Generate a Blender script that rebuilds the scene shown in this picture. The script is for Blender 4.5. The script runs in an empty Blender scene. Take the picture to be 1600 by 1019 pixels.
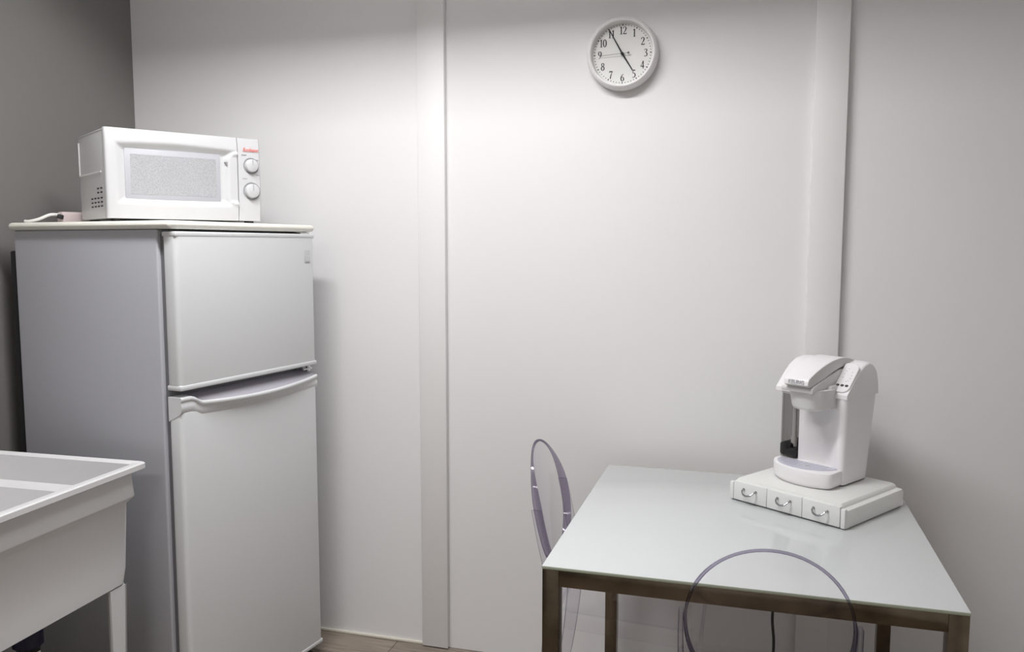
import bpy, bmesh, math, random
from mathutils import Vector, Matrix
random.seed(7)
PI = math.pi
sc = bpy.context.scene
COL = sc.collection

# ------------------------------------------------------------------ materials
def mat(name, base=(.8, .8, .8), rough=.5, metal=0., spec=.5, noise=None, bump=None, coat=0.):
    m = bpy.data.materials.new(name); m.use_nodes = True
    nt = m.node_tree; p = nt.nodes['Principled BSDF']
    p.inputs['Base Color'].default_value = (*base, 1)
    p.inputs['Roughness'].default_value = rough
    p.inputs['Metallic'].default_value = metal
    p.inputs['Specular IOR Level'].default_value = spec
    p.inputs['Coat Weight'].default_value = coat
    tc = nt.nodes.new('ShaderNodeTexCoord')
    if noise:                      # (scale, amount)
        n = nt.nodes.new('ShaderNodeTexNoise'); n.inputs['Scale'].default_value = noise[0]
        n.inputs['Detail'].default_value = 5
        nt.links.new(tc.outputs['Object'], n.inputs['Vector'])
        r = nt.nodes.new('ShaderNodeMix'); r.data_type = 'RGBA'
        r.inputs[6].default_value = (*[c * (1 - noise[1]) for c in base], 1)
        r.inputs[7].default_value = (*[min(1, c * (1 + noise[1])) for c in base], 1)
        nt.links.new(n.outputs['Fac'], r.inputs[0])
        nt.links.new(r.outputs[2], p.inputs['Base Color'])
    if bump:                       # (scale, strength)
        n = nt.nodes.new('ShaderNodeTexNoise'); n.inputs['Scale'].default_value = bump[0]
        n.inputs['Detail'].default_value = 3
        nt.links.new(tc.outputs['Object'], n.inputs['Vector'])
        b = nt.nodes.new('ShaderNodeBump'); b.inputs['Strength'].default_value = bump[1]
        b.inputs['Distance'].default_value = .002
        nt.links.new(n.outputs['Fac'], b.inputs['Height'])
        nt.links.new(b.outputs['Normal'], p.inputs['Normal'])
    return m

def clear_plastic(name, face, edge, gloss=.05, rough=.03, start=.15):
    """see-through plastic sheet: tinted more where the line of sight runs along the sheet"""
    m = bpy.data.materials.new(name); m.use_nodes = True
    nt = m.node_tree; nt.nodes.clear()
    out = nt.nodes.new('ShaderNodeOutputMaterial')
    lw = nt.nodes.new('ShaderNodeLayerWeight'); lw.inputs['Blend'].default_value = .35
    ramp = nt.nodes.new('ShaderNodeValToRGB')
    ramp.color_ramp.elements[0].position = start; ramp.color_ramp.elements[0].color = (*face, 1)
    ramp.color_ramp.elements[1].position = .95; ramp.color_ramp.elements[1].color = (*edge, 1)
    tr = nt.nodes.new('ShaderNodeBsdfTransparent')
    gl = nt.nodes.new('ShaderNodeBsdfGlossy'); gl.inputs['Roughness'].default_value = rough
    pw = nt.nodes.new('ShaderNodeMath'); pw.operation = 'POWER'; pw.inputs[1].default_value = 4.5
    ma = nt.nodes.new('ShaderNodeMath'); ma.operation = 'MULTIPLY_ADD'; ma.inputs[1].default_value = gloss * 10; ma.inputs[2].default_value = gloss
    lf = nt.nodes.new('ShaderNodeLayerWeight'); lf.inputs['Blend'].default_value = .5
    nt.links.new(lf.outputs['Facing'], pw.inputs[0]); nt.links.new(pw.outputs[0], ma.inputs[0])
    mx = nt.nodes.new('ShaderNodeMixShader')
    nt.links.new(lw.outputs['Facing'], ramp.inputs['Fac'])
    nt.links.new(ramp.outputs['Color'], tr.inputs['Color'])
    nt.links.new(ma.outputs[0], mx.inputs['Fac'])
    nt.links.new(tr.outputs[0], mx.inputs[1]); nt.links.new(gl.outputs[0], mx.inputs[2])
    nt.links.new(mx.outputs[0], out.inputs['Surface'])
    return m

M = {}
M['wall'] = mat('white_wall_paint', (.80, .79, .79), .6, noise=(.7, .018), bump=(60, .05))
M['trim'] = mat('white_trim_paint', (.80, .785, .78), .5, noise=(1.5, .015))
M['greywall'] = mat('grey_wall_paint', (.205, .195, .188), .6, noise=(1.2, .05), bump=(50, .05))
M['greybase'] = mat('grey_baseboard_paint', (.20, .18, .17), .5)
M['ceiling'] = mat('ceiling_paint', (.75, .74, .73), .8)
M['caulk'] = mat('cream_caulk', (.72, .68, .60), .6, noise=(30, .1))
M['fridge'] = mat('fridge_enamel', (.69, .70, .71), .38, bump=(420, .05))
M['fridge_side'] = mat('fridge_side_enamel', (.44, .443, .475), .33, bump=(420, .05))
M['cap'] = mat('cream_plastic', (.80, .785, .72), .4, noise=(9, .03))
M['handle'] = mat('lilac_grey_plastic', (.40, .385, .43), .4)
M['gasket'] = mat('grey_gasket', (.16, .16, .17), .6)
M['dark'] = mat('dark_plastic', (.02, .02, .022), .5)
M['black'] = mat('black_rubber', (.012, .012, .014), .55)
M['navy'] = mat('navy_plastic', (.006, .005, .035), .4)
M['paper'] = mat('cream_paper', (.85, .82, .70), .7)
M['microwave'] = mat('white_glossy_plastic', (.63, .63, .64), .33)
M['mw_side'] = mat('grey_painted_steel', (.72, .72, .73), .35)
M['mw_line'] = mat('light_edge_paint', (.85, .85, .85), .4)
M['mw_frame'] = mat('grey_window_border', (.50, .50, .535), .3)
M['red'] = mat('red_print', (.80, .22, .20), .5)
M['greyprint'] = mat('grey_print', (.42, .42, .44), .5)
M['ring'] = mat('grey_dial_ring', (.28, .28, .30), .4)
M['ringlight'] = mat('pale_grey_badge', (.46, .46, .47), .4)
M['pink'] = mat('pale_pink_plastic', (.62, .52, .52), .45)
M['cord'] = mat('white_cord', (.80, .79, .76), .45)
M['tub'] = mat('white_tub_plastic', (.69, .685, .69), .5, noise=(3, .02), bump=(250, .06))
M['clock'] = mat('white_clock_plastic', (.82, .80, .795), .4)
M['dial'] = mat('cream_dial', (.82, .815, .79), .6)
M['ink'] = mat('black_ink', (.02, .02, .022), .6)
M['thinink'] = mat('grey_ink', (.16, .16, .16), .6)
M['topglass'] = mat('white_backed_glass', (.59, .605, .61), .05)
M['glassedge'] = mat('green_glass_edge', (.42, .46, .36), .15)
M['coffee'] = mat('white_coffee_plastic', (.84, .82, .835), .33)
M['coffee_grey'] = mat('light_grey_plastic', (.66, .65, .645), .38)
M['coffee_bowl'] = mat('pale_grey_plastic', (.70, .69, .69), .35)
M['steel'] = mat('grille_plastic', (.52, .52, .60), .35)
M['chrome'] = mat('polished_metal', (.72, .72, .73), .18, 1.)
M['pull'] = mat('grey_pull_metal', (.42, .42, .43), .25, 1.)
M['drawer'] = mat('matt_white_wood', (.80, .805, .78), .45)
M['drawer_front'] = mat('matt_white_drawer', (.76, .765, .755), .45)
M['button'] = mat('black_button', (.03, .03, .03), .35)
M['housing'] = mat('lamp_housing', (.8, .8, .8), .5)
M['chair'] = clear_plastic('clear_polycarbonate', (.985, .983, .987), (.80, .78, .85), .018, start=.5)
M['chairrim'] = clear_plastic('clear_polycarbonate_rim', (.68, .655, .725), (.06, .04, .15), .025, start=.40)
M['chairleg'] = clear_plastic('clear_polycarbonate_leg', (.94, .93, .955), (.14, .10, .24), .025, start=.45)
M['tank'] = clear_plastic('smoky_tank_plastic', (.83, .825, .82), (.58, .57, .56), .03)
M['lens'] = clear_plastic('clock_lens', (.985, .985, .985), (.95, .96, .94), 0.)

def metal_tube():
    m = mat('brown_tinted_chrome', (.42, .36, .29), .2, 1.)
    nt = m.node_tree; p = nt.nodes['Principled BSDF']
    tc = nt.nodes.new('ShaderNodeTexCoord')
    n = nt.nodes.new('ShaderNodeTexNoise'); n.inputs['Scale'].default_value = 9; n.inputs['Detail'].default_value = 6
    r = nt.nodes.new('ShaderNodeValToRGB')
    r.color_ramp.elements[0].position = .3; r.color_ramp.elements[0].color = (.10, .080, .055, 1)
    r.color_ramp.elements[1].position = .75; r.color_ramp.elements[1].color = (.24, .195, .145, 1)
    nt.links.new(tc.outputs['Object'], n.inputs['Vector']); nt.links.new(n.outputs['Fac'], r.inputs['Fac'])
    nt.links.new(r.outputs['Color'], p.inputs['Base Color'])
    return m
M['tube'] = metal_tube()

def floor_mat():
    m = mat('grey_brown_plank_floor', (.3, .26, .22), .5)
    nt = m.node_tree; p = nt.nodes['Principled BSDF']
    tc = nt.nodes.new('ShaderNodeTexCoord')
    br = nt.nodes.new('ShaderNodeTexBrick')
    br.inputs['Scale'].default_value = 1; br.inputs['Brick Width'].default_value = 1.2
    br.inputs['Row Height'].default_value = .15; br.inputs['Mortar Size'].default_value = .002
    br.inputs['Color1'].default_value = (.34, .29, .245, 1); br.inputs['Color2'].default_value = (.27, .23, .195, 1)
    br.inputs['Mortar'].default_value = (.10, .08, .07, 1)
    nt.links.new(tc.outputs['Object'], br.inputs['Vector'])
    mp = nt.nodes.new('ShaderNodeMapping'); mp.inputs['Scale'].default_value = (3, 45, 1)
    nt.links.new(tc.outputs['Object'], mp.inputs['Vector'])
    n = nt.nodes.new('ShaderNodeTexNoise'); n.inputs['Scale'].default_value = 2; n.inputs['Detail'].default_value = 8
    nt.links.new(mp.outputs[0], n.inputs['Vector'])
    r = nt.nodes.new('ShaderNodeValToRGB')
    r.color_ramp.elements[0].position = .3; r.color_ramp.elements[0].color = (.62, .60, .58, 1)
    r.color_ramp.elements[1].position = .7; r.color_ramp.elements[1].color = (1.1, 1.08, 1.05, 1)
    nt.links.new(n.outputs['Fac'], r.inputs['Fac'])
    x = nt.nodes.new('ShaderNodeMix'); x.data_type = 'RGBA'; x.blend_type = 'MULTIPLY'; x.inputs[0].default_value = 1
    nt.links.new(br.outputs['Color'], x.inputs[6]); nt.links.new(r.outputs['Color'], x.inputs[7])
    nt.links.new(x.outputs[2], p.inputs['Base Color'])
    return m
M['floor'] = floor_mat()

def mesh_window():
    m = mat('perforated_window', (.55, .57, .60), .3)
    nt = m.node_tree; p = nt.nodes['Principled BSDF']
    tc = nt.nodes.new('ShaderNodeTexCoord')
    v = nt.nodes.new('ShaderNodeTexVoronoi'); v.inputs['Scale'].default_value = 330
    nt.links.new(tc.outputs['Object'], v.inputs['Vector'])
    r = nt.nodes.new('ShaderNodeValToRGB')
    r.color_ramp.elements[0].position = .25; r.color_ramp.elements[0].color = (.34, .345, .36, 1)
    r.color_ramp.elements[1].position = .5; r.color_ramp.elements[1].color = (.45, .455, .475, 1)
    nt.links.new(v.outputs['Distance'], r.inputs['Fac']); nt.links.new(r.outputs['Color'], p.inputs['Base Color'])
    return m
M['window'] = mesh_window()

# ------------------------------------------------------------------ helpers
def tag(o, label=None, cat=None, group=None, kind=None):
    if label: o['label'] = label
    if cat: o['category'] = cat
    if group: o['group'] = group
    if kind: o['kind'] = kind
    return o

def empty(name, loc, rz=0., **kw):
    o = bpy.data.objects.new(name, None); COL.objects.link(o)
    o.empty_display_size = .05
    o.location = loc; o.rotation_euler = (0, 0, rz)
    return tag(o, **kw)

def obj(name, bm, m, parent=None, angle=35, loc=None, rot=None):
    bmesh.ops.recalc_face_normals(bm, faces=bm.faces[:])
    me = bpy.data.meshes.new(name); bm.to_mesh(me); bm.free()
    for p in me.polygons: p.use_smooth = True
    me.set_sharp_from_angle(angle=math.radians(angle))
    for mm in (m if isinstance(m, (list, tuple)) else [m]): me.materials.append(mm)
    o = bpy.data.objects.new(name, me); COL.objects.link(o)
    if parent: o.parent = parent
    if loc: o.location = loc
    if rot: o.rotation_euler = rot
    return o

def merge(dst, src, mtx=None):
    if mtx is not None: bmesh.ops.transform(src, matrix=mtx, verts=src.verts[:])
    me = bpy.data.meshes.new('t'); src.to_mesh(me); src.free()
    dst.from_mesh(me); bpy.data.meshes.remove(me)

def box(bm, lo, hi, r=0., seg=2, mtx=None):
    t = bmesh.new(); bmesh.ops.create_cube(t, size=1)
    lo = Vector(lo); hi = Vector(hi)
    for v in t.verts:
        v.co = Vector([lo[i] + (v.co[i] + .5) * (hi[i] - lo[i]) for i in range(3)])
    if r > 0:
        bmesh.ops.bevel(t, geom=t.edges[:], offset=r, segments=seg, profile=.5, affect='EDGES', clamp_overlap=True)
    merge(bm, t, mtx)
    return bm

def loft(bm, rings, cap=True, closed_ring=True, loop=False):
    vs = [[bm.verts.new(p) for p in r] for r in rings]
    n = len(vs[0])
    pairs = list(zip(vs[:-1], vs[1:])) + ([(vs[-1], vs[0])] if loop else [])
    for a, b in pairs:
        for i in range(n if closed_ring else n - 1):
            j = (i + 1) % n
            bm.faces.new((a[i], a[j], b[j], b[i]))
    if cap and not loop:
        bm.faces.new(vs[0]); bm.faces.new(vs[-1])
    return bm

def lathe(bm, prof, n=48, mtx=None, cap=True):
    """profile of (radius, height) about local z"""
    t = bmesh.new()
    rings = [[(r * math.cos(2 * PI * i / n), r * math.sin(2 * PI * i / n), z) for i in range(n)] for r, z in prof]
    loft(t, rings, cap)
    merge(bm, t, mtx)
    return bm

def smoothpath(pts, k=6):
    P = [Vector(p) for p in pts]; out = []
    for i in range(len(P) - 1):
        a = P[max(i - 1, 0)]; b = P[i]; c = P[i + 1]; d = P[min(i + 2, len(P) - 1)]
        for j in range(k):
            t = j / k
            out.append(.5 * ((2 * b) + (c - a) * t + (2 * a - 5 * b + 4 * c - d) * t * t + (3 * b - a - 3 * c + d) * t ** 3))
    out.append(P[-1]); return out

def tube(bm, pts, r, n=10, loop=False):
    pts = [Vector(p) for p in pts]; rings = []
    up = Vector((0, 0, 1)); N = len(pts)
    prev = None
    for i, p in enumerate(pts):
        a = pts[(i - 1) % N] if (loop or i > 0) else p
        b = pts[(i + 1) % N] if (loop or i < N - 1) else p
        t = (b - a).normalized()
        if prev is None:
            s = t.cross(up)
            if s.length < 1e-3: s = t.cross(Vector((1, 0, 0)))
        else:
            s = prev - t * prev.dot(t)
        s.normalize(); prev = s; u = s.cross(t)
        rr = r[i] if isinstance(r, (list, tuple)) else r
        rings.append([p + s * rr * math.cos(2 * PI * k / n) + u * rr * math.sin(2 * PI * k / n) for k in range(n)])
    return loft(bm, rings, True, True, loop)

def prism(bm, poly, axis, lo, hi, bevel=0., seg=2):
    """extrude a 2-D outline along an axis: 'x' -> outline (y,z), 'z' -> outline (x,y), 'y' -> (x,z)"""
    def P(a, b, c):
        return {'x': (c, a, b), 'z': (a, b, c), 'y': (a, c, b)}[axis]
    t = bmesh.new()
    loft(t, [[P(a, b, lo) for a, b in poly], [P(a, b, hi) for a, b in poly]])
    bmesh.ops.recalc_face_normals(t, faces=t.faces[:])
    if bevel > 0:
        es = [e for e in t.edges if len(e.link_faces) == 2 and e.calc_face_angle(0) > math.radians(30)]
        bmesh.ops.bevel(t, geom=es, offset=bevel, segments=seg, profile=.5, affect='EDGES', clamp_overlap=True)
    merge(bm, t); return bm

def ribbon(bm, pts, w, z=0., th=.0004):
    """flat printed stroke in the local x-y plane"""
    P = [Vector((p[0], p[1])) for p in pts]; n = len(P); L = []; Rr = []
    for i, p in enumerate(P):
        t = (P[min(i + 1, n - 1)] - P[max(i - 1, 0)]); t.normalize()
        s = Vector((-t.y, t.x)); ww = (w[i] if isinstance(w, (list, tuple)) else w) / 2
        L.append(p + s * ww); Rr.append(p - s * ww)
    rings = [[(a.x, a.y, z), (b.x, b.y, z), (b.x, b.y, z + th), (a.x, a.y, z + th)] for a, b in zip(L, Rr)]
    return loft(bm, rings)

def text(name, body, size, m, parent, loc, rot, shear=0., width=1., bold=0.):
    cu = bpy.data.curves.new(name, 'FONT'); cu.body = body; cu.size = size; cu.shear = shear
    cu.align_x = 'CENTER'; cu.align_y = 'CENTER'; cu.extrude = .0003; cu.offset = bold
    t = bpy.data.objects.new('t', cu); COL.objects.link(t)
    bpy.context.view_layer.update()
    me = bpy.data.meshes.new_from_object(t.evaluated_get(bpy.context.evaluated_depsgraph_get()))
    bpy.data.objects.remove(t); bpy.data.curves.remove(cu)
    me.name = name; me.materials.clear(); me.materials.append(m)
    for v in me.vertices: v.co.x *= width
    o = bpy.data.objects.new(name, me); COL.objects.link(o)
    o.parent = parent; o.location = loc; o.rotation_euler = rot
    return o

def copy_tree(o, parent=None):
    c = o.copy(); COL.objects.link(c)
    if parent: c.parent = parent
    for ch in [x for x in COL.objects if x.parent == o]:
        copy_tree(ch, c)
    return c

def struct(name, bm, m, label=None):
    o = obj(name, bm, m); o['kind'] = 'structure'
    if label: o['label'] = label
    return o

B = bmesh.new
def sstep(a, b_, v):
    t = max(0., min(1., (v - a) / (b_ - a))); return t * t * (3 - 2 * t)
# ------------------------------------------------------------------ room
XL, XR, YF, ZC = -2.2585, 1.28, -4.6, 2.72
struct('floor', box(B(), (XL - .1, YF - .1, -.1), (XR + .1, .1, 0)), M['floor'])
struct('ceiling', box(B(), (XL - .1, YF - .1, ZC), (XR + .1, .1, ZC + .1)), M['ceiling'])
struct('wall_back', box(B(), (XL, 0, 0), (XR, .1, ZC)), M['wall'])
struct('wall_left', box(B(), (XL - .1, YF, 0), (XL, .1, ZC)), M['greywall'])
struct('wall_right', box(B(), (XR, YF, 0), (XR + .1, .1, ZC)), M['wall'])
struct('wall_front', box(B(), (XL, YF - .1, 0), (XR, YF, ZC)), M['wall'])
struct('trim_1', box(B(), (-1.098, -.022, .004), (-1.0, .001, ZC), .003), M['trim'])
struct('trim_2', box(B(), (.172, -.026, .004), (.267, .001, ZC), .003), M['trim'])
struct('baseboard_back', box(B(), (XL, -.010, 0), (-1.10, .001, .010), .003), M['caulk'])
bb = box(B(), (XL, YF, 0), (XL + .014, 0, .10), .004)
box(bb, (XL, YF, .10), (XL + .009, 0, .115), .003)
struct('baseboard_left', bb, M['greybase'])

# ------------------------------------------------------------------ fridge
FA = math.radians(90 - 8.887)
FH = 1.510
fr = empty('refrigerator', (-1.566, -.759, 0), FA,
           label='tall white two-door refrigerator with top freezer, standing in the corner beside the laundry tub', cat='refrigerator')
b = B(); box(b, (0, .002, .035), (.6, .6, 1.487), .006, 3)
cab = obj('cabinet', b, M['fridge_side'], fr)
b = B(); box(b, (.012, -.012, .06), (.588, .004, 1.475), .003)
obj('gasket', b, M['gasket'], fr)
b = B(); box(b, (.006, .599, .08), (.594, .632, 1.425), .006, 2)  # dark panel added to stand in for shade between cabinet and wall
obj('gap_shade_panel', b, M['black'], fr)['label'] = 'black panel added behind the cabinet, standing in for the shaded gap'
# worktop cap
b = B(); box(b, (-.012, -.058, 1.487), (.612, .612, FH), .012, 4)
obj('top_cap', b, M['cap'], fr)
# freezer door
b = B(); box(b, (.004, -.062, 1.04), (.598, -.011, 1.478), .013, 4)
up = obj('freezer_door', b, M['fridge'], fr)
b = B(); box(b, (.003, -.0645, 1.038), (.599, -.012, 1.053), .004, 2)
obj('door_lip', b, M['fridge'], up)
b = B(); box(b, (.003, -.0635, 1.466), (.599, -.012, 1.480), .004, 2)
obj('door_top_edge', b, M['fridge'], up)
b = B(); box(b, (.548, -.0645, 1.385), (.573, -.061, 1.425), .0015, 2)
bd = obj('badge', b, M['ringlight'], up); bd['label'] = 'small grey maker badge on freezer door'
b = B()
for k in range(4): box(b, (.551 + .0055 * k, -.0652, 1.389), (.554 + .0055 * k, -.0642, 1.421), .0003, 1)
for k in range(3): box(b, (.550, -.0652, 1.394 + .011 * k), (.571, -.0642, 1.397 + .011 * k), .0003, 1)
obj('badge_grid', b, M['fridge'], bd)
# lower door with scooped grip along its top
b = B(); box(b, (.004, -.062, .052), (.598, -.011, .985), .013, 4)
lo = obj('lower_door', b, M['fridge'], fr)
b = B(); box(b, (.003, -.0645, .050), (.599, -.012, .064), .004, 2)
obj('door_lip', b, M['fridge'], lo)
def grip_t(x): return max(0., min(1., (x - .05) / .545))
NX = 48; rings = []
for i in range(NX + 1):
    x = .003 + (.596) * i / NX
    bu = math.sin(PI * grip_t(x)) ** .8
    yf = -.064 - .022 * bu
    w = sstep(.040, .080, x)                      # 0 = solid end block, 1 = scooped
    top = 1.020
    zl = top + (1.004 - .012 * bu - top) * w
    rings.append([(x, -.050, zl - .052), (x, -.0612, zl - .044), (x, -.0640, zl - .026), (x, yf + .004, zl - .014), (x, yf, zl - .010), (x, yf, zl - .003), (x, yf + .003, zl), (x, yf + .007, zl),
                  (x, yf + .011, zl - .002 * w), (x, -.030, top - .004 * w), (x, -.014, top), (x, -.014, .950)])
b = B(); loft(b, rings)
hd = obj('door_grip', b, [M['fridge'], M['handle']], lo, angle=50)
for p in hd.data.polygons:
    if p.normal.z > .5 and p.center.y > -.058 and p.center.x > .05: p.material_index = 1

# hinges and feet
for z0, nm in ((1.4795, 'hinge'), (1.0225, 'hinge')):
    b = B(); box(b, (.545, -.05, z0), (.592, .02, z0 + .006), .002, 1)
    lathe(b, [(.008, z0 - .006), (.008, z0 + .013)], 14, Matrix.Translation((.583, -.038, 0)))
    obj(nm, b, M['chrome'], fr)
b = B(); box(b, (.02, -.004, .012), (.58, .03, .06), .004)
obj('kick_plate', b, M['dark'], fr)
for fx, fy in ((.03, -.02), (.57, -.02), (.03, .55), (.57, .55)):
    b = B(); lathe(b, [(.018, 0), (.018, .012), (.009, .014), (.009, .055)], 16, Matrix.Translation((fx, fy, 0)))
    obj('foot', b, M['dark'], fr)

# ------------------------------------------------------------------ microwave
MW, MH, MD = .462, .258, .30
mA = math.atan2(.385, .256)
mw = empty('microwave_oven', (-1.767, -.713, FH), mA,
           label='compact white microwave oven with two dial knobs, standing on top of the refrigerator', cat='microwave')
Z0 = .010
b = B(); box(b, (.002, .022, Z0), (MW - .002, MD, Z0 + MH - .002), .006, 3)
mb = obj('casing', b, M['mw_side'], mw)
b = B(); box(b, (.001, .022, Z0 + MH - .010), (MW - .001, MD + .001, Z0 + MH - .001), .004, 2)
obj('top_panel', b, M['microwave'], mw)
# front: door built as a fine relief
SPL = .838
def sd_round(x, z, x0, x1, z0, z1, r):
    cx, cz = (x0 + x1) / 2, (z0 + z1) / 2; hx, hz = (x1 - x0) / 2 - r, (z1 - z0) / 2 - r
    dx, dz = abs(x - cx) - hx, abs(z - cz) - hz
    return math.hypot(max(dx, 0), max(dz, 0)) + min(max(dx, dz), 0) - r
def door_y(s, t):
    y = .006 * (abs(2 * t - 1) ** 4)                         # rounds back at the top and bottom
    y += .004 * (1 - min(1, s / .02)) ** 2
    # bevelled tray round the window, wider at the right, top and bottom edges bowed
    bow = 1 - ((s - .45) / .5) ** 2
    topline = .83 + .045 * bow; botline = .17 - .02 * bow
    d = min(s - .050, (topline - t) * .8, (t - botline) * .8, (.90 - s) * 1.2)
    y += .016 * sstep(0, .075, d)
    # grip scoop next to the split
    g = -sd_round(s, t, .755, .99, .17, .83, .10)
    y -= .013 * sstep(-.012, .03, g)
    return y
NS, NT = 120, 70
def relief(s0, s1, fy, t0=0., t1=1.):
    b = B(); g = []
    for i in range(NS + 1):
        s = s0 + (s1 - s0) * i / NS; row = []
        for j in range(NT + 1):
            t = t0 + (t1 - t0) * j / NT
            row.append(b.verts.new((s * MW, fy(s, t), Z0 + t * MH)))
        g.append(row)
    for i in range(NS):
        for j in range(NT): b.faces.new((g[i][j], g[i + 1][j], g[i + 1][j + 1], g[i][j + 1]))
    edge = [r[0] for r in g] + g[-1][1:] + [r[-1] for r in g[-2::-1]] + g[0][-2:0:-1]
    back = [b.verts.new((v.co.x, .024, v.co.z)) for v in edge]
    n = len(edge)
    for i in range(n): b.faces.new((edge[i], edge[(i + 1) % n], back[(i + 1) % n], back[i]))
    b.faces.new(back)
    return b
md = obj('door', relief(.0, SPL - .0022, door_y), M['microwave'], mw, angle=60)
def wpt(s, t): return (s * MW, 0, Z0 + t * MH)
b = B(); box(b, (.118 * MW, +.0130, Z0 + .222 * MH), (.725 * MW, .0185, Z0 + .788 * MH), .0015, 2)
wf = obj('window_border', b, M['mw_frame'], md)
b = B(); box(b, (.152 * MW, .0125, Z0 + .275 * MH), (.698 * MW, .0160, Z0 + .728 * MH), .0004, 1)
obj('window_mesh', b, M['window'], md)
b = B(); prism(b, [(.752 * MW, Z0 + .70 * MH), (.768 * MW, Z0 + .70 * MH), (.765 * MW, Z0 + .655 * MH)], 'y', .0020, .012)
obj('latch_notch', b, M['ring'], md)
def panel_y(s, t):
    y = .006 * (abs(2 * t - 1) ** 4) + .006 * max(0, (s - .985) / .015) ** 2
    y += .003 * sstep(.80, .84, t) * sstep(1, .86, s) * .0
    return y
mp = obj('control_panel', relief(SPL + .0022, 1., panel_y), M['microwave'], mw, angle=60)
RX = Matrix.Rotation(PI / 2, 4, 'X')
def on_front(s, t, y=0.): return Matrix.Translation((s * MW, y, Z0 + t * MH)) @ RX
for t, rr, nm in ((.672, .0205, 'power_knob'), (.365, .0225, 'timer_knob')):
    b = B(); lathe(b, [(rr + .0045, -.001), (rr + .0045, .0015), (rr + .002, .0016), (rr + .002, -.001)], 40, on_front(.93, t))
    ring = obj('dial_ring', b, M['ring'], mp)
    b = B(); lathe(b, [(rr, -.001), (rr - .0005, .010), (rr - .002, .013), (rr - .006, .0145), (.0, .0155)], 40, on_front(.93, t), cap=False)
    kn = obj(nm, b, M['microwave'], mp)
    b = B(); box(b, (.93 * MW - .0012, -.0162, Z0 + t * MH), (.93 * MW + .0012, -.0135, Z0 + t * MH + rr - .003), .0004, 1)
    obj('pointer', b, M['greyprint'], kn)
tx = text('logo', 'Sunbeam', .0165, M['red'], mp, (.928 * MW, -.0006, Z0 + .862 * MH), (PI / 2, 0, 0), shear=.3, width=.85, bold=.0002)
tx['label'] = 'red script maker name'
for s, t, w in ((.882, .80, .016), (.884, .513, .014), (.972, .745, .010), (.975, .655, .008), (.975, .565, .010)):
    b = B(); box(b, (s * MW - w / 2, -.0008, Z0 + t * MH - .0016), (s * MW + w / 2, .0006, Z0 + t * MH + .0016))
    obj('dial_marking', b, M['greyprint'], mp)
b = B()
for k in range(28):
    a = math.radians(-60 + 300 * k / 27 + 150)
    r = .0285
    box(b, (.93 * MW + r * math.cos(a) - .0006, -.0007, Z0 + .365 * MH + r * math.sin(a) - .0006),
        (.93 * MW + r * math.cos(a) + .0006, .0006, Z0 + .365 * MH + r * math.sin(a) + .0006))
obj('minute_marks', b, M['greyprint'], mp)
# side: raised outline and vents
b = B()
tube(b, [(.0012, MD - .010, Z0 + .236), (.0015, MD - .010, Z0 + .135), (.0015, .055, Z0 + .135)], .0028, 6)
obj('side_rib', b, M['mw_line'], mw)
b = B()
for row, zz in enumerate((.088, .076, .060, .048, .036)):
    for k in range(2 if row < 2 else 4):
        y = .052 + .034 * k
        box(b, (.0005, y, Z0 + zz - .0022), (.004, y + .018, Z0 + zz + .0022), .0008, 1)
obj('vent_slots', b, M['dark'], mw)
for fx, fy in ((.03, .035), (MW - .03, .035), (.03, MD - .04), (MW - .03, MD - .04)):
    b = B(); lathe(b, [(.013, 0), (.015, .004), (.015, Z0 + .002)], 16, Matrix.Translation((fx, fy, 0)))
    obj('foot', b, M['dark'], mw)

# ------------------------------------------------------------------ plug block behind the microwave
pb = empty('plug_adapter', (-2.035, -.545, FH), math.radians(70),
           label='pale pink plug block with a white cord, lying on the refrigerator behind the microwave', cat='plug')
b = B(); box(b, (-.045, .0, 0), (.05, .036, .036), .008, 3)
obj('housing', b, M['pink'], pb)
b = B(); tube(b, smoothpath([(-.04, .018, .026), (-.07, .02, .026), (-.10, .03, .012), (-.12, .05, .005), (-.125, .065, .006)]), .0045, 8)
obj('cord', b, M['cord'], pb)
b = B(); box(b, (-.062, -.004, .0), (-.044, .006, .014), .003, 2, Matrix.Rotation(.25, 4, 'Y'))
obj('strain_relief', b, M['dark'], pb)

# ------------------------------------------------------------------ laundry tub
TZ = .855
tb = empty('laundry_tub', (-1.566, -.835, 0), math.radians(90 + 1.5),
           label='white plastic utility laundry tub on tapered legs, in front of the refrigerator\'s grey side', cat='sink')
# local x runs along the wall away from the camera (0 = far end, negative = near), local y runs to the left wall
LX, LY = .60, .60
def ring_rect(x0, x1, y0, y1, z, r, n=5):
    pts = []
    for cx, cy, a0 in ((x1 - r, y1 - r, 0), (x0 + r, y1 - r, 90), (x0 + r, y0 + r, 180), (x1 - r, y0 + r, 270)):
        for k in range(n + 1):
            a = math.radians(a0 + 90 * k / n); pts.append((cx + r * math.cos(a), cy + r * math.sin(a), z))
    return pts
def inset(d, z, r): return ring_rect(-LX + d, -d, d, LY - d, z, r)
prof = [(.0, TZ - .016, .012), (.0, TZ - .003, .012), (.003, TZ, .012), (.022, TZ, .012), (.026, TZ - .004, .014),
        (.030, TZ - .075, .03), (.050, TZ - .090, .035), (.075, TZ - .300, .06), (.12, TZ - .318, .06)]
outer = [(.003, TZ - .018, .012), (.022, TZ - .018, .014), (.024, TZ - .030, .016), (.020, TZ - .088, .016), (.022, TZ - .092, .016), (.034, TZ - .106, .018),
         (.040, TZ - .285, .02), (.042, TZ - .325, .03), (.06, TZ - .332, .04)]
rings = [inset(*p) for p in reversed(outer)] + [inset(*p) for p in prof]
b = B(); loft(b, rings)
obj('basin', b, M['tub'], tb, angle=40)
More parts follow.
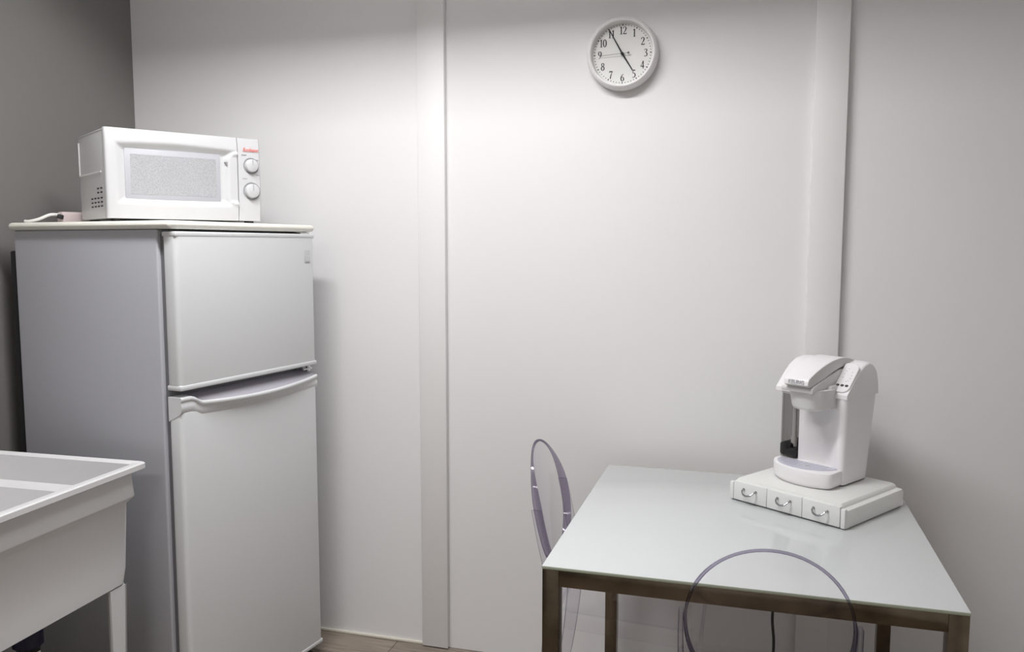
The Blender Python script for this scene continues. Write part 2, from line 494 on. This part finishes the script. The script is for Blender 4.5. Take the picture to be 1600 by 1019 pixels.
def tub_leg(x, y, sx, sy):
    """angle-section leg, tapering to the floor"""
    b = B()
    zt = TZ - .330
    for z0, w0, z1, w1 in ((zt, .062, 0, .030),):
        for ax in (0, 1):
            def q(w, z, th=.006):
                if ax == 0: return [(x, y, z), (x + sx * w, y, z), (x + sx * w, y + sy * th, z), (x, y + sy * th, z)]
                return [(x, y, z), (x, y + sy * w, z), (x + sx * th, y + sy * w, z), (x + sx * th, y, z)]
            t = B(); loft(t, [q(w0, z0), [(px + sx * .016, py + sy * .010, pz) for px, py, pz in q(w1, z1)]]); merge(b, t)
    return b
for x, y, sx, sy in ((-.046, .0445, -1, 1), (-LX + .046, .0445, 1, 1), (-.046, LY - .0445, -1, -1), (-LX + .046, LY - .0445, 1, -1)):
    obj('leg', tub_leg(x, y, sx, sy), M['tub'], tb)
PX, PY = -.222, .205
b = B(); lathe(b, [(.040, TZ - .333), (.040, TZ - .352), (.031, TZ - .355), (.031, TZ - .395), (.027, TZ - .398), (.027, .12)], 28, Matrix.Translation((PX, PY, 0)))
dp = obj('drain_pipe', b, M['black'], tb)
b = B(); lathe(b, [(.0315, TZ - .358), (.037, TZ - .362), (.037, TZ - .440), (.0315, TZ - .444)], 12, Matrix.Translation((PX, PY, 0)))
nt_ = obj('slip_nut', b, M['navy'], dp)
b = B(); box(b, (PX - .030, PY - .045, TZ - .53), (PX - .006, PY - .0425, TZ - .447), .0008, 1)
obj('paper_tag', b, M['paper'], dp)['label'] = 'cream paper tag on the pipe'
dp['label'] = 'black drain pipe under the basin'

# ------------------------------------------------------------------ clock
ck = empty('wall_clock', (-.4015, 0, 2.0435), 0,
           label='round white wall clock reading five to five, hanging between the two trim strips', cat='clock')
CW = Matrix.Rotation(PI / 2, 4, 'X')          # local z -> world -y
b = B(); lathe(b, [(.090, .0), (.110, .0), (.1125, .006), (.1125, .022), (.1105, .034), (.107, .042), (.1025, .045), (.098, .043), (.0955, .036), (.0945, .018), (.0, .018)], 96, CW, cap=False)
obj('case', b, M['clock'], ck)
b = B(); lathe(b, [(.0946, .0185), (.0, .0185)], 96, CW, cap=False)
dl = obj('dial', b, M['dial'], ck)
G = {
 '0': [([(.25 + .19 * math.sin(2 * PI * k / 20), .5 + .49 * math.cos(2 * PI * k / 20)) for k in range(21)], [.05 + .07 * abs(math.sin(2 * PI * k / 20)) for k in range(21)])],
 '1': [([(.25, 0), (.25, 1)], .11), ([(.1, .02), (.4, .02)], .05), ([(.10, .84), (.25, .97)], .06)],
 '2': [([(.05, .74), (.09, .9), (.24, .98), (.38, .9), (.42, .74), (.35, .5), (.2, .26), (.05, .06)], [.1, .06, .05, .08, .12, .1, .06, .05]), ([(.04, .045), (.46, .045), (.48, .2)], [.09, .09, .03])],
 '3': [([(.06, .82), (.13, .94), (.25, .98), (.37, .91), (.39, .78), (.33, .63), (.18, .54)], [.06, .05, .05, .09, .11, .07, .04]), ([(.18, .54), (.36, .48), (.43, .3), (.37, .1), (.22, .02), (.06, .09)], [.04, .08, .12, .09, .05, .09])],
 '4': [([(.34, 0), (.34, 1)], .1), ([(.34, .97), (.03, .3)], .05), ([(.01, .28), (.49, .28)], .08)],
 '5': [([(.43, .96), (.14, .96)], .1), ([(.15, .98), (.10, .56)], .05), ([(.10, .55), (.25, .61), (.39, .51), (.43, .3), (.36, .1), (.2, .02), (.05, .07)], [.04, .06, .1, .12, .09, .05, .09])],
 '6': [([(.42, .97), (.24, .84), (.10, .6), (.06, .32), (.12, .1), (.25, .02), (.38, .1), (.43, .28), (.38, .48), (.26, .56), (.13, .48), (.07, .36)], [.03, .06, .1, .12, .1, .05, .09, .12, .09, .05, .05, .04])],
 '7': [([(.03, .94), (.46, .94)], .1), ([(.04, .98), (.03, .78)], .04), ([(.44, .95), (.3, .6), (.2, .3), (.17, 0)], [.04, .07, .1, .11])],
 '8': [([(.25 + .15 * math.sin(2 * PI * k / 16), .765 + .21 * math.cos(2 * PI * k / 16)) for k in range(17)], [.05 + .04 * abs(math.sin(2 * PI * k / 16)) for k in range(17)]),
       ([(.25 + .185 * math.sin(2 * PI * k / 16), .285 + .265 * math.cos(2 * PI * k / 16)) for k in range(17)], [.05 + .06 * abs(math.sin(2 * PI * k / 16)) for k in range(17)])],
}
G['9'] = [([(.5 - x, 1 - y) for x, y in G['6'][0][0]], G['6'][0][1])]
Hn = .0235
for h in range(1, 13):
    b = B(); a = math.radians(30 * h); rr = .0725
    cx, cy = rr * math.sin(a), rr * math.cos(a); s = str(h); adv = .50 * Hn
    if len(s) == 2: adv = .47 * Hn
    for i, ch in enumerate(s):
        ox = cx - adv * len(s) / 2 + adv * i + (.02 * Hn); oy = cy - Hn / 2
        for pts, w in G[ch]:
            ww = [q * Hn * 1.3 for q in w] if isinstance(w, list) else w * Hn * 1.3
            t = B(); ribbon(t, [(ox + px * Hn, oy + py * Hn) for px, py in pts], ww, .0188, .0003); merge(b, t)
    bmesh.ops.transform(b, matrix=CW, verts=b.verts[:])
    obj('numeral', b, M['ink'], dl)
b = B()
for k in range(60):
    a = 2 * PI * k / 60; r0, r1 = (.0868, .0905) if k % 5 else (.0862, .0912)
    t = B(); ribbon(t, [(r0 * math.sin(a), r0 * math.cos(a)), (r1 * math.sin(a), r1 * math.cos(a))], .0018 if k % 5 else .0030, .0188, .0003); merge(b, t)
bmesh.ops.transform(b, matrix=CW, verts=b.verts[:])
obj('minute_track', b, M['ink'], dl)
def hand(name, deg, tip, tail, w0, w1, z, m, disc=None):
    a = math.radians(deg); d = Vector((math.sin(a), math.cos(a))); t = B()
    P = [d * -tail, d * 0, d * (tip * .3), d * tip]
    ribbon(t, [(p.x, p.y) for p in P], [w0 * .7, w0, w0 * .85, w1], z, .0008)
    if disc:
        lathe(t, [(.0, z), (disc, z), (disc, z + .0008), (.0, z + .0008)], 20, Matrix.Translation((-d.x * tail, -d.y * tail, 0)), cap=False)
    bmesh.ops.transform(t, matrix=CW, verts=t.verts[:])
    return obj(name, t, m, ck)
hand('hour_hand', 148, .062, .010, .0062, .0032, .0225, M['ink'])
hand('minute_hand', -29, .087, .012, .0052, .0026, .0250, M['ink'])
hand('second_hand', 266.5, .072, .020, .0012, .0010, .0275, M['thinink'], .0034)
b = B(); lathe(b, [(.0045, .0185), (.0045, .030), (.003, .031), (0, .031)], 20, CW, cap=False)
obj('centre_pin', b, M['ink'], ck)
b = B(); lathe(b, [(.0952, .0365), (.0, .0365), (.0, .0375), (.0952, .0375)], 64, CW, cap=False)
obj('lens', b, M['lens'], ck)

# ------------------------------------------------------------------ table
TX, TY, TW, TL, TH = -.4198, -.9789, .85, .884, .74
tbl = empty('dining_table', (TX + TW / 2, TY + TL / 2, 0), math.radians(-.2),
            label='square table with white glass top and brownish chrome square-tube frame, against the back wall', cat='table')
hx, hy = TW / 2, TL / 2
b = B(); box(b, (-hx, -hy, TH - .0075), (hx, hy, TH), .0015, 2)
o = obj('tabletop', b, [M['topglass'], M['glassedge']], tbl)
for p in o.data.polygons:
    if abs(p.normal.z) < .5: p.material_index = 1
LT = .0375
for sx in (-1, 1):
    for sy in (-1, 1):
        x0 = sx * (hx - .001); y0 = sy * (hy - .001)
        b = B(); box(b, (min(x0, x0 - sx * LT), min(y0, y0 - sy * LT), 0), (max(x0, x0 - sx * LT), max(y0, y0 - sy * LT), TH - .0076), .0015, 2)
        obj('leg', b, M['tube'], tbl)
for s in (-1, 1):
    y0 = s * (hy - .0016)
    b = B(); box(b, (-hx + LT + .0008, min(y0, y0 - s * LT), TH - .0076 - LT), (hx - LT - .0008, max(y0, y0 - s * LT), TH - .0076), .0015, 2)
    obj('rail', b, M['tube'], tbl)
    x0 = s * (hx - .0016)
    b = B(); box(b, (min(x0, x0 - s * LT), -hy + LT + .0008, TH - .0076 - LT), (max(x0, x0 - s * LT), hy - LT - .0008, TH - .0076), .0015, 2)
    obj('rail', b, M['tube'], tbl)

# ------------------------------------------------------------------ chairs
def back_y(z): return -.185 - .205 * (z - .46)
def bend(x): return .55 * x * x           # backrest is cupped round the sitter
def make_chair():
    root = empty('ghost_chair', (0, 0, 0))
    # seat: rounded plan with an apron
    def plan(d, z):
        pts = []
        for cx, cy, a0, r in ((.19, .21, 0, .05), (-.19, .21, 90, .05), (-.165, -.195, 180, .07), (.165, -.195, 270, .07)):
            sx = 1 if cx > 0 else -1; sy = 1 if cy > 0 else -1
            for k in range(7):
                a = math.radians(a0 + 15 * k)
                pts.append((cx - sx * r + (r - d) * math.cos(a), cy - sy * r + (r - d) * math.sin(a), z))
        return pts
    b = B(); loft(b, [plan(.006, .415), plan(.0, .416), plan(.0, .452), plan(.002, .457), plan(.006, .459), plan(.022, .456), plan(.035, .450)], cap=False)
    n = len(b.verts); 
    top = list(b.verts)[-28:]; b.faces.new(top)
    t2 = [plan(.006, .415), plan(.007, .446), plan(.03, .446)]
    loft(b, t2, cap=False)
    b.verts.ensure_lookup_table(); b.faces.new(list(b.verts)[-28:])
    obj('seat', b, M['chair'], root)
    # oval backrest: thin cupped panel + deep rim
    A_, Bz, zc = .158, .172, .714
    def oval(k, N=72, f=1.):
        a = 2 * PI * k / N; return (f * A_ * math.sin(a), zc + f * Bz * math.cos(a))
    b = B()
    for dy, flip in ((-.003, 0), (.003, 1)):
        rings = []
        for f in (.97, .75, .5, .25):
            rings.append([(x, back_y(z) + bend(x) + dy, z) for x, z in (oval(k, 72, f) for k in range(72))])
        t = B(); loft(t, rings, cap=False); t.verts.ensure_lookup_table(); t.faces.new(list(t.verts)[-72:]); merge(b, t)
    bk = obj('backrest', b, M['chair'], root)
    rings = []
    for k in range(72):
        x, z = oval(k); xi, zi = oval(k, 72, .970)
        y = back_y(z) + bend(x); yi = back_y(zi) + bend(xi)
        hd_ = .0030 + .0090 * sstep(.16, .02, z - zc)
        rings.append([(x, y - hd_, z), (x * 1.005, y, z + (z - zc) * .005), (x, y + hd_, z), (xi, yi + hd_ - .001, zi), (xi, yi, zi), (xi, yi - hd_ + .001, zi)])
    b = B(); loft(b, rings, cap=False, loop=True)
    obj('backrest_rim', b, M['chairrim'], bk)
    # legs: front ones straight and tapering, rear ones curved and running up beside the oval
    def swept(pts, ws, ds):
        P = smoothpath(pts, 5); rings = []; n = len(P)
        for i, p in enumerate(P):
            u = i / (n - 1) * (len(ws) - 1); k = min(int(u), len(ws) - 2); f_ = u - k
            w = (ws[k] * (1 - f_) + ws[k + 1] * f_) / 2; d = (ds[k] * (1 - f_) + ds[k + 1] * f_) / 2
            c = .25
            rings.append([(p.x + sx * w, p.y + sy * d, p.z) for sx, sy in ((-1, -1 + c), (-1, 1 - c), (-1 + c, 1), (1 - c, 1), (1, 1 - c), (1, -1 + c), (1 - c, -1), (-1 + c, -1))])
        return loft(B(), rings)
    for s in (-1, 1):
        obj('leg', swept([(s * .165, .188, 0), (s * .163, .184, .2), (s * .160, .178, .416)], [.024, .030, .040], [.024, .030, .040]), M['chair'], root, angle=50)
        pts = [(s * .178, -.262, 0), (s * .165, -.215, .2), (s * .155, -.188, .42), (s * .158, back_y(.55) + bend(.158) - .004, .55), (s * .164, back_y(.65) + bend(.164) - .004, .65), (s * .1635, back_y(.735) + bend(.163) - .004, .735)]
        obj('rear_leg', swept(pts, [.022, .024, .026, .012, .010, .009], [.026, .034, .042, .030, .028, .026]), M['chairleg'], root, angle=50)
    return root
ch1 = make_chair()
tag(ch1, 'clear plastic chair with rounded back, tucked under the left side of the white table', 'chair', 'clear plastic chairs at the table')
ch1.location = (-.300, -.432, 0); ch1.rotation_euler = (0, 0, -PI / 2)
ch2 = copy_tree(ch1)
ch2['label'] = 'clear plastic chair in the foreground, its rounded back turned to the viewer, before the table'
ch2.location = (.050, -.872, 0); ch2.rotation_euler = (0, 0, math.radians(1.0))

# ------------------------------------------------------------------ drawer unit
DA = math.atan2(-.563, .827)
du = empty('pod_drawer', (.1925, -.329, TH), DA,
           label='low white three-drawer storage box on the table, beneath the coffee maker', cat='drawer box')
W2, D2, DH = .169, .156, .062
b = B()
prof = [(.0, .003), (.0, .040), (.002, .046), (.008, .049), (.012, .051), (.014, .058), (.018, DH), ]
rings = [ring_rect(-W2 + .001, W2 - .001, -D2 + .006, D2, .003, .004)]
for d, z in prof: rings.append(ring_rect(-W2 + d, W2 - d, -D2 + .006 + d * .15, D2 - d, z, .004 + d * .3))
loft(b, rings)
obj('body', b, M['drawer'], du)
b = B(); box(b, (-W2 + .004, -D2 + .004, .0), (W2 - .004, D2 - .006, .004), .001, 1)
obj('base', b, M['gasket'], du)
for sx in (-1, 1):
    b = B(); x0, x1 = sorted((sx * W2, sx * (W2 - .012)))
    box(b, (x0, -D2 + .0004, .003), (x1, -D2 + .012, .052), .0025, 2)
    obj('front_stile', b, M['drawer_front'], du)
w3 = (2 * W2 - .026) / 3
for k in range(3):
    x0 = -W2 + .013 + w3 * k; x1 = x0 + w3
    b = B(); box(b, (x0 + .0006, -D2, .0045), (x1 - .0006, -D2 + .012, .056), .0015, 2)
    dr = obj('drawer', b, M['drawer_front'], du)
    cx = (x0 + x1) / 2
    b = B()
    pts = [(cx - .019, -D2 - .001, .038), (cx - .018, -D2 - .010, .037), (cx - .012, -D2 - .016, .030), (cx, -D2 - .018, .0265), (cx + .012, -D2 - .016, .030), (cx + .018, -D2 - .010, .037), (cx + .019, -D2 - .001, .038)]
    tube(b, smoothpath(pts, 5), [.0020] * 10 + [.0027] * 11 + [.0020] * 10, 8)
    for s in (-1, 1): lathe(b, [(.0036, -.0005), (.0036, .002), (.002, .003), (0, .003)], 14, Matrix.Translation((cx + s * .019, -D2, .038)) @ RX, cap=False)
    obj('handle', b, M['pull'], dr)

# ------------------------------------------------------------------ coffee maker
cm = empty('coffee_maker', (.1925, -.329, TH + DH), DA,
           label='white single-cup coffee maker with lifting handle and smoky water tank, on the white drawer box', cat='coffee maker')
def arc(cx, cy, r, a0, a1, n=6): return [(cx + r * math.cos(math.radians(a0 + (a1 - a0) * k / n)), cy + r * math.sin(math.radians(a0 + (a1 - a0) * k / n))) for k in range(n + 1)]
XB0, XB1 = -.064, .085
# tower: concave front plate, rounded front right corner, tapering back; slightly wider upwards
def tower(z):
    g = .004 * z / .25
    x1 = XB1 + g - .0045
    yb = .152 + .034 * z / .245
    pts = arc(x1 - .05, yb - .05, .05, 0, 90, 7)                 # back right
    pts += [(XB0, yb)]
    pts += [(XB0, .012)]
    for k in range(1, 9):                                                # concave plate
        t = k / 9; x = XB0 + (x1 - .022 - XB0) * t
        pts.append((x, .012 - .022 * t + .030 * math.sin(PI * t) ** 1.2))
    pts += arc(x1 - .013, .003, .013, 230, 360, 7)
    return [(x, y, z) for x, y in pts]
b = B(); loft(b, [tower(z) for z in (.004, .05, .12, .18, .245)])
obj('body', b, M['coffee'], cm)
b = B(); loft(b, [[(x * .97, y * .97 + .004, z) for x, y, _ in tower(0)] for z in (0, .006)])
obj('base_pad', b, M['dark'], cm)
# upper housing with curved back and sloping front
prof = [(-.0105, .236), (-.0110, .247), (.004, .262), (.030, .288), (.055, .309), (.085, .323), (.115, .327), (.145, .319), (.168, .298), (.181, .268), (.185, .236)]
b = B()
xs = [(-.1255, .86, .93), (-.121, .92, .97), (-.112, .97, .993), (-.10, 1., 1.), (.040, 1., 1.), (.058, .975, 1.), (.070, .93, .995), (.0785, .87, .985), (.0835, .80, .965), (.0855, .76, .93)]
rings = []
for x, sb, sz in xs:
    rings.append([(x, y if y < .07 else .07 + (y - .07) * sb, .236 + (z - .236) * sz) for y, z in prof])
loft(b, rings)
obj('upper_housing', b, M['coffee'], cm, angle=40)
# water tank at the left
def tank(z, d=0.):
    pts = arc(-.125 + .030 + 0, .03, .030 - d, 180, 270, 6) + [(-.066 - d, .0 + d), (-.066 - d, .180 - d)] + arc(-.095, .150, .030 - d, 90, 180, 6)
    return [(x, y, z) for x, y in pts]
b = B(); loft(b, [tank(.044), tank(.234)])
loft(b, [tank(.048, .003), tank(.233, .003)])
tk = obj('water_tank', b, M['tank'], cm)
b = B(); box(b, (-.121, .008, .049), (-.085, .16, .085), .006, 2)
box(b, (-.100, .004, .049), (-.068, .05, .075), .008, 2)
obj('tank_base', b, M['black'], tk)
b = B(); lathe(b, [(.009, .05), (.009, .10), (.006, .105), (.006, .23)], 16, Matrix.Translation((-.088, .03, 0)))
obj('tank_filter', b, M['coffee_grey'], tk)
b = B(); loft(b, [[(x * 1.0, y, z) for x, y, _ in tank(0, -.0015)] for z in (.228, .240)])
obj('tank_rim', b, M['coffee_grey'], tk)
# foot under the tank and drip tray
def tray(d, z):
    pts = [(-.122 + d, .17), (-.122 + d, .0)]
    C = [(-.121, -.012), (-.112, -.033), (-.094, -.055), (-.068, -.074), (-.036, -.086), (0, -.090), (.032, -.087), (.058, -.078), (.0775, -.064), (.0785, -.03)]
    for x, y in smoothpath([(x, y, 0) for x, y in C], 3) and [(p.x, p.y) for p in smoothpath([(x, y, 0) for x, y in C], 3)]:
        k = 1 - d / .1
        pts.append(((x + .02) * k - .02, (y + .0) * k))
    pts += [(.0785 - d, -.010), (.05, .0), (.05, .17)]
    return [(x, y, z) for x, y in pts]
b = B(); loft(b, [tray(.010, .0), tray(.002, .006), tray(.0, .012), tray(.0, .041), tray(.001, .0435), tray(.003, .0445), ])
obj('drip_tray', b, M['coffee'], cm)
def grill(d, z):
    out = []
    for k in range(33):
        a = PI + PI * k / 32; out.append((-.020 + (.086 - d) * math.cos(a), -.006 + (.070 - d) * math.sin(a), z))
    return out
b = B(); loft(b, [grill(0, .0440), grill(.0, .0462), grill(.002, .0468)])
gp = obj('drip_grille', b, M['steel'], cm)
b = B()
for i in range(9):
    for j in range(4):
        x = -.020 + (i - 4) * .015; y = -.014 - j * .0125
        if ((x + .02) / .08) ** 2 + ((y + .006) / .062) ** 2 < .9:
            t = B(); lathe(t, [(.0026, .0466), (.0026, .0471)], 10, Matrix.Translation((x, y, 0))); merge(b, t)
lathe(b, [(.006, .0466), (.006, .0473)], 14, Matrix.Translation((-.004, -.04, 0)))
obj('grille_holes', b, M['greyprint'], gp)
# brew head: funnel under the handle
b = B()
rings = []
for r, z in ((.030, .2035), (.043, .206), (.0475, .214), (.052, .240), (.055, .257), (.056, .262)):
    ring = []
    for k in range(40):
        a = 2 * PI * k / 40; c, s_ = math.cos(a), math.sin(a)
        e = 2.6; x = r * abs(c) ** (2 / e) * (1 if c > 0 else -1); y = r * .95 * abs(s_) ** (2 / e) * (1 if s_ > 0 else -1)
        ring.append((x + .002, y - .040, z))
    rings.append(ring)
loft(b, rings)
obj('pod_holder', b, M['coffee_bowl'], cm, angle=50)
b = B(); box(b, (-.052, -.03, .205), (.052, .05, .270), .006, 2)
obj('head_block', b, M['coffee_bowl'], cm)
# grey collar arching under the handle
prof = [(-.104, .255), (-.106, .266), (-.096, .273), (-.06, .283), (-.02, .295), (.03, .308), (.06, .310), (.06, .276), (.01, .268), (-.04, .260)]
b = B(); prism(b, prof, 'x', -.052, .041, .004, 2)
obj('head_collar', b, M['coffee_grey'], cm, angle=40)
# lifting handle: broad strap arching from the back to the front
up_ = smoothpath([(-.118, .278, 0), (-.114, .293, 0), (-.092, .305, 0), (-.05, .322, 0), (0, .335, 0), (.05, .339, 0), (.095, .333, 0), (.130, .320, 0)], 5)
dn_ = smoothpath([(.130, .296, 0), (.09, .311, 0), (.05, .313, 0), (.01, .306, 0), (-.03, .292, 0), (-.07, .279, 0), (-.105, .271, 0)], 5)
poly = [(p.x, p.y) for p in up_] + [(p.x, p.y) for p in dn_]
t = B(); loft(t, [[(x, y, z) for y, z in poly] for x in (-.040, .038)])
bmesh.ops.recalc_face_normals(t, faces=t.faces[:])
es = [e for e in t.edges if abs(e.verts[0].co.x - e.verts[1].co.x) < 1e-5]
bmesh.ops.bevel(t, geom=es, offset=.004, segments=3, profile=.5, affect='EDGES', clamp_overlap=True)
# narrower at the front
for v in t.verts:
    f_ = sstep(.02, -.11, v.co.y); v.co.x = .001 + (v.co.x - .001) * (1 - .08 * f_)
hl = obj('lid_handle', t, [M['coffee'], M['coffee_grey']], cm, angle=50)
for p in hl.data.polygons:
    if p.normal.x > .75 or p.normal.z < -.5: p.material_index = 1
tx = text('logo', 'KEURIG', .0135, M['greyprint'], hl, (.001, -.1188, .2855), (math.radians(78), 0, 0), width=1.0, bold=.0001)
tx['label'] = 'grey maker name on the handle front'
# control panel on the right slope
sl = math.atan2(.318 - .262, .055 + .006)
PM = Matrix.Translation((.0625, .028, .2865)) @ Matrix.Rotation(math.atan2(.066, .066), 4, 'X')
def pan(d, z):
    pts = []
    for cx, cy, a0, r in ((.0215, .050, 0, .020), (-.022, .050, 90, .008), (-.022, -.048, 180, .008), (.0215, -.048, 270, .018)):
        sx = 1 if cx > 0 else -1; sy = 1 if cy > 0 else -1
        for k in range(7):
            a = math.radians(a0 + 15 * k); pts.append(PM @ Vector((cx - sx * r + (r - d) * math.cos(a), cy - sy * r + (r - d) * math.sin(a), z)))
    return pts
b = B(); loft(b, [pan(0, -.012), pan(0, .003), pan(.0015, .0042)])
cp = obj('control_panel', b, M['coffee'], cm)
for k in range(3):
    b = B(); lathe(b, [(.0046, .003), (.0046, .0052), (.003, .0062), (0, .0063)], 18, PM @ Matrix.Translation((-.0135 + .0125 * k, -.027, 0)) @ Matrix.Diagonal((1, .8, 1, 1)), cap=False)
    obj('button', b, M['button'], cp)
b = B()
for i, (x, y) in enumerate(((-.010, .000), (-.010, .012), (-.008, .022), (-.004, .030), (.008, -.010), (.012, -.002), (.012, .008), (.010, .018), (.004, -.013))):
    t = B(); box(t, (x - .002, y - .0007, .0041), (x + .002, y + .0007, .0046)); merge(b, t, PM)
obj('panel_icons', b, M['greyprint'], cp)
b = B(); tube(b, smoothpath([(.285, -.112, .80), (.283, -.108, .775), (.272, -.104, .749), (.25, -.088, .747), (.225, -.062, .715), (.17, -.05, .58), (.115, -.05, .40), (.101, -.05, .285), (.107, -.05, .20), (.11, -.045, .10), (.14, -.05, .006), (.22, -.06, .005)]), .0045, 8)
tag(obj('power_cord', b, M['black']), 'black power cord hanging down the back wall behind the table', 'cord')


# ------------------------------------------------------------------ lights
LX1, LY1, LIP1, P1, W1 = -.92, -1.2, .116, 41.5, .11
LX2, LY2, P2 = -1.0, -3.4, 22
def area(name, loc, sx, sy, power, col, spread=180):
    l = bpy.data.lights.new(name, 'AREA'); l.shape = 'RECTANGLE'; l.size = sx; l.size_y = sy
    l.energy = power; l.color = col; l.spread = math.radians(spread)
    o = bpy.data.objects.new(name, l); COL.objects.link(o); o.location = loc
    return o
def troffer(loc, lx, ly, lip, power, wy, label, col):
    t = empty('ceiling_or_fill_light', (loc[0], loc[1], ZC), 0, label=label, cat='ceiling light')
    b = B()
    for sx in (-1, 1): box(b, (min(sx * lx, sx * (lx + .01)), -ly - .01, -lip), (max(sx * lx, sx * (lx + .01)), ly + .01, 0))
    for sy in (-1, 1): box(b, (-lx, min(sy * ly, sy * (ly + .01)), -lip), (lx, max(sy * ly, sy * (ly + .01)), 0))
    obj('housing', b, M['housing'], t)
    l = area('fluorescent_or_fill_lamp', (loc[0], loc[1], ZC - .006), lx * 1.94, wy, power, col)
troffer((LX1, LY1), .62, .20, LIP1, P1, W1, 'white ceiling light fixture over the floor in front of the refrigerator', (.99, .992, 1))
troffer((LX2, LY2), .62, .20, .02, P2, .3, 'unseen fixture added behind the camera for fill light', (1, .97, .95))  # second fixture is an unseen fill lamp, added to raise the ambient light

w = bpy.data.worlds.new('World'); sc.world = w; w.use_nodes = True
w.node_tree.nodes['Background'].inputs[0].default_value = (.9, .92, 1, 1)
w.node_tree.nodes['Background'].inputs[1].default_value = .0

# ------------------------------------------------------------------ camera
f, pi_, ya, ro, hc, d = 1295.5, math.radians(5.509), math.radians(15.915), math.radians(.0416), 1.4406, 2.6945
fwd = Vector((-math.sin(ya) * math.cos(pi_), math.cos(ya) * math.cos(pi_), -math.sin(pi_)))
right = Vector((math.cos(ya), math.sin(ya), 0)); upv = right.cross(fwd)
r2 = right * math.cos(ro) + upv * math.sin(ro); u2 = -right * math.sin(ro) + upv * math.cos(ro)
cam = bpy.data.cameras.new('Camera'); co = bpy.data.objects.new('Camera', cam); COL.objects.link(co)
mt = Matrix((r2, u2, -fwd)).transposed().to_4x4(); mt.translation = (0, -d, hc)
co.matrix_world = mt
cam.sensor_width = 36; cam.lens = f / 1600 * 36; cam.clip_start = .05
sc.camera = co
sc.cycles.transparent_max_bounces = 32
sc.cycles.max_bounces = 16
vs = sc.view_settings
vs.view_transform = 'Standard'; vs.look = 'None'; vs.gamma = 1; vs.exposure = 0; vs.use_curve_mapping = False
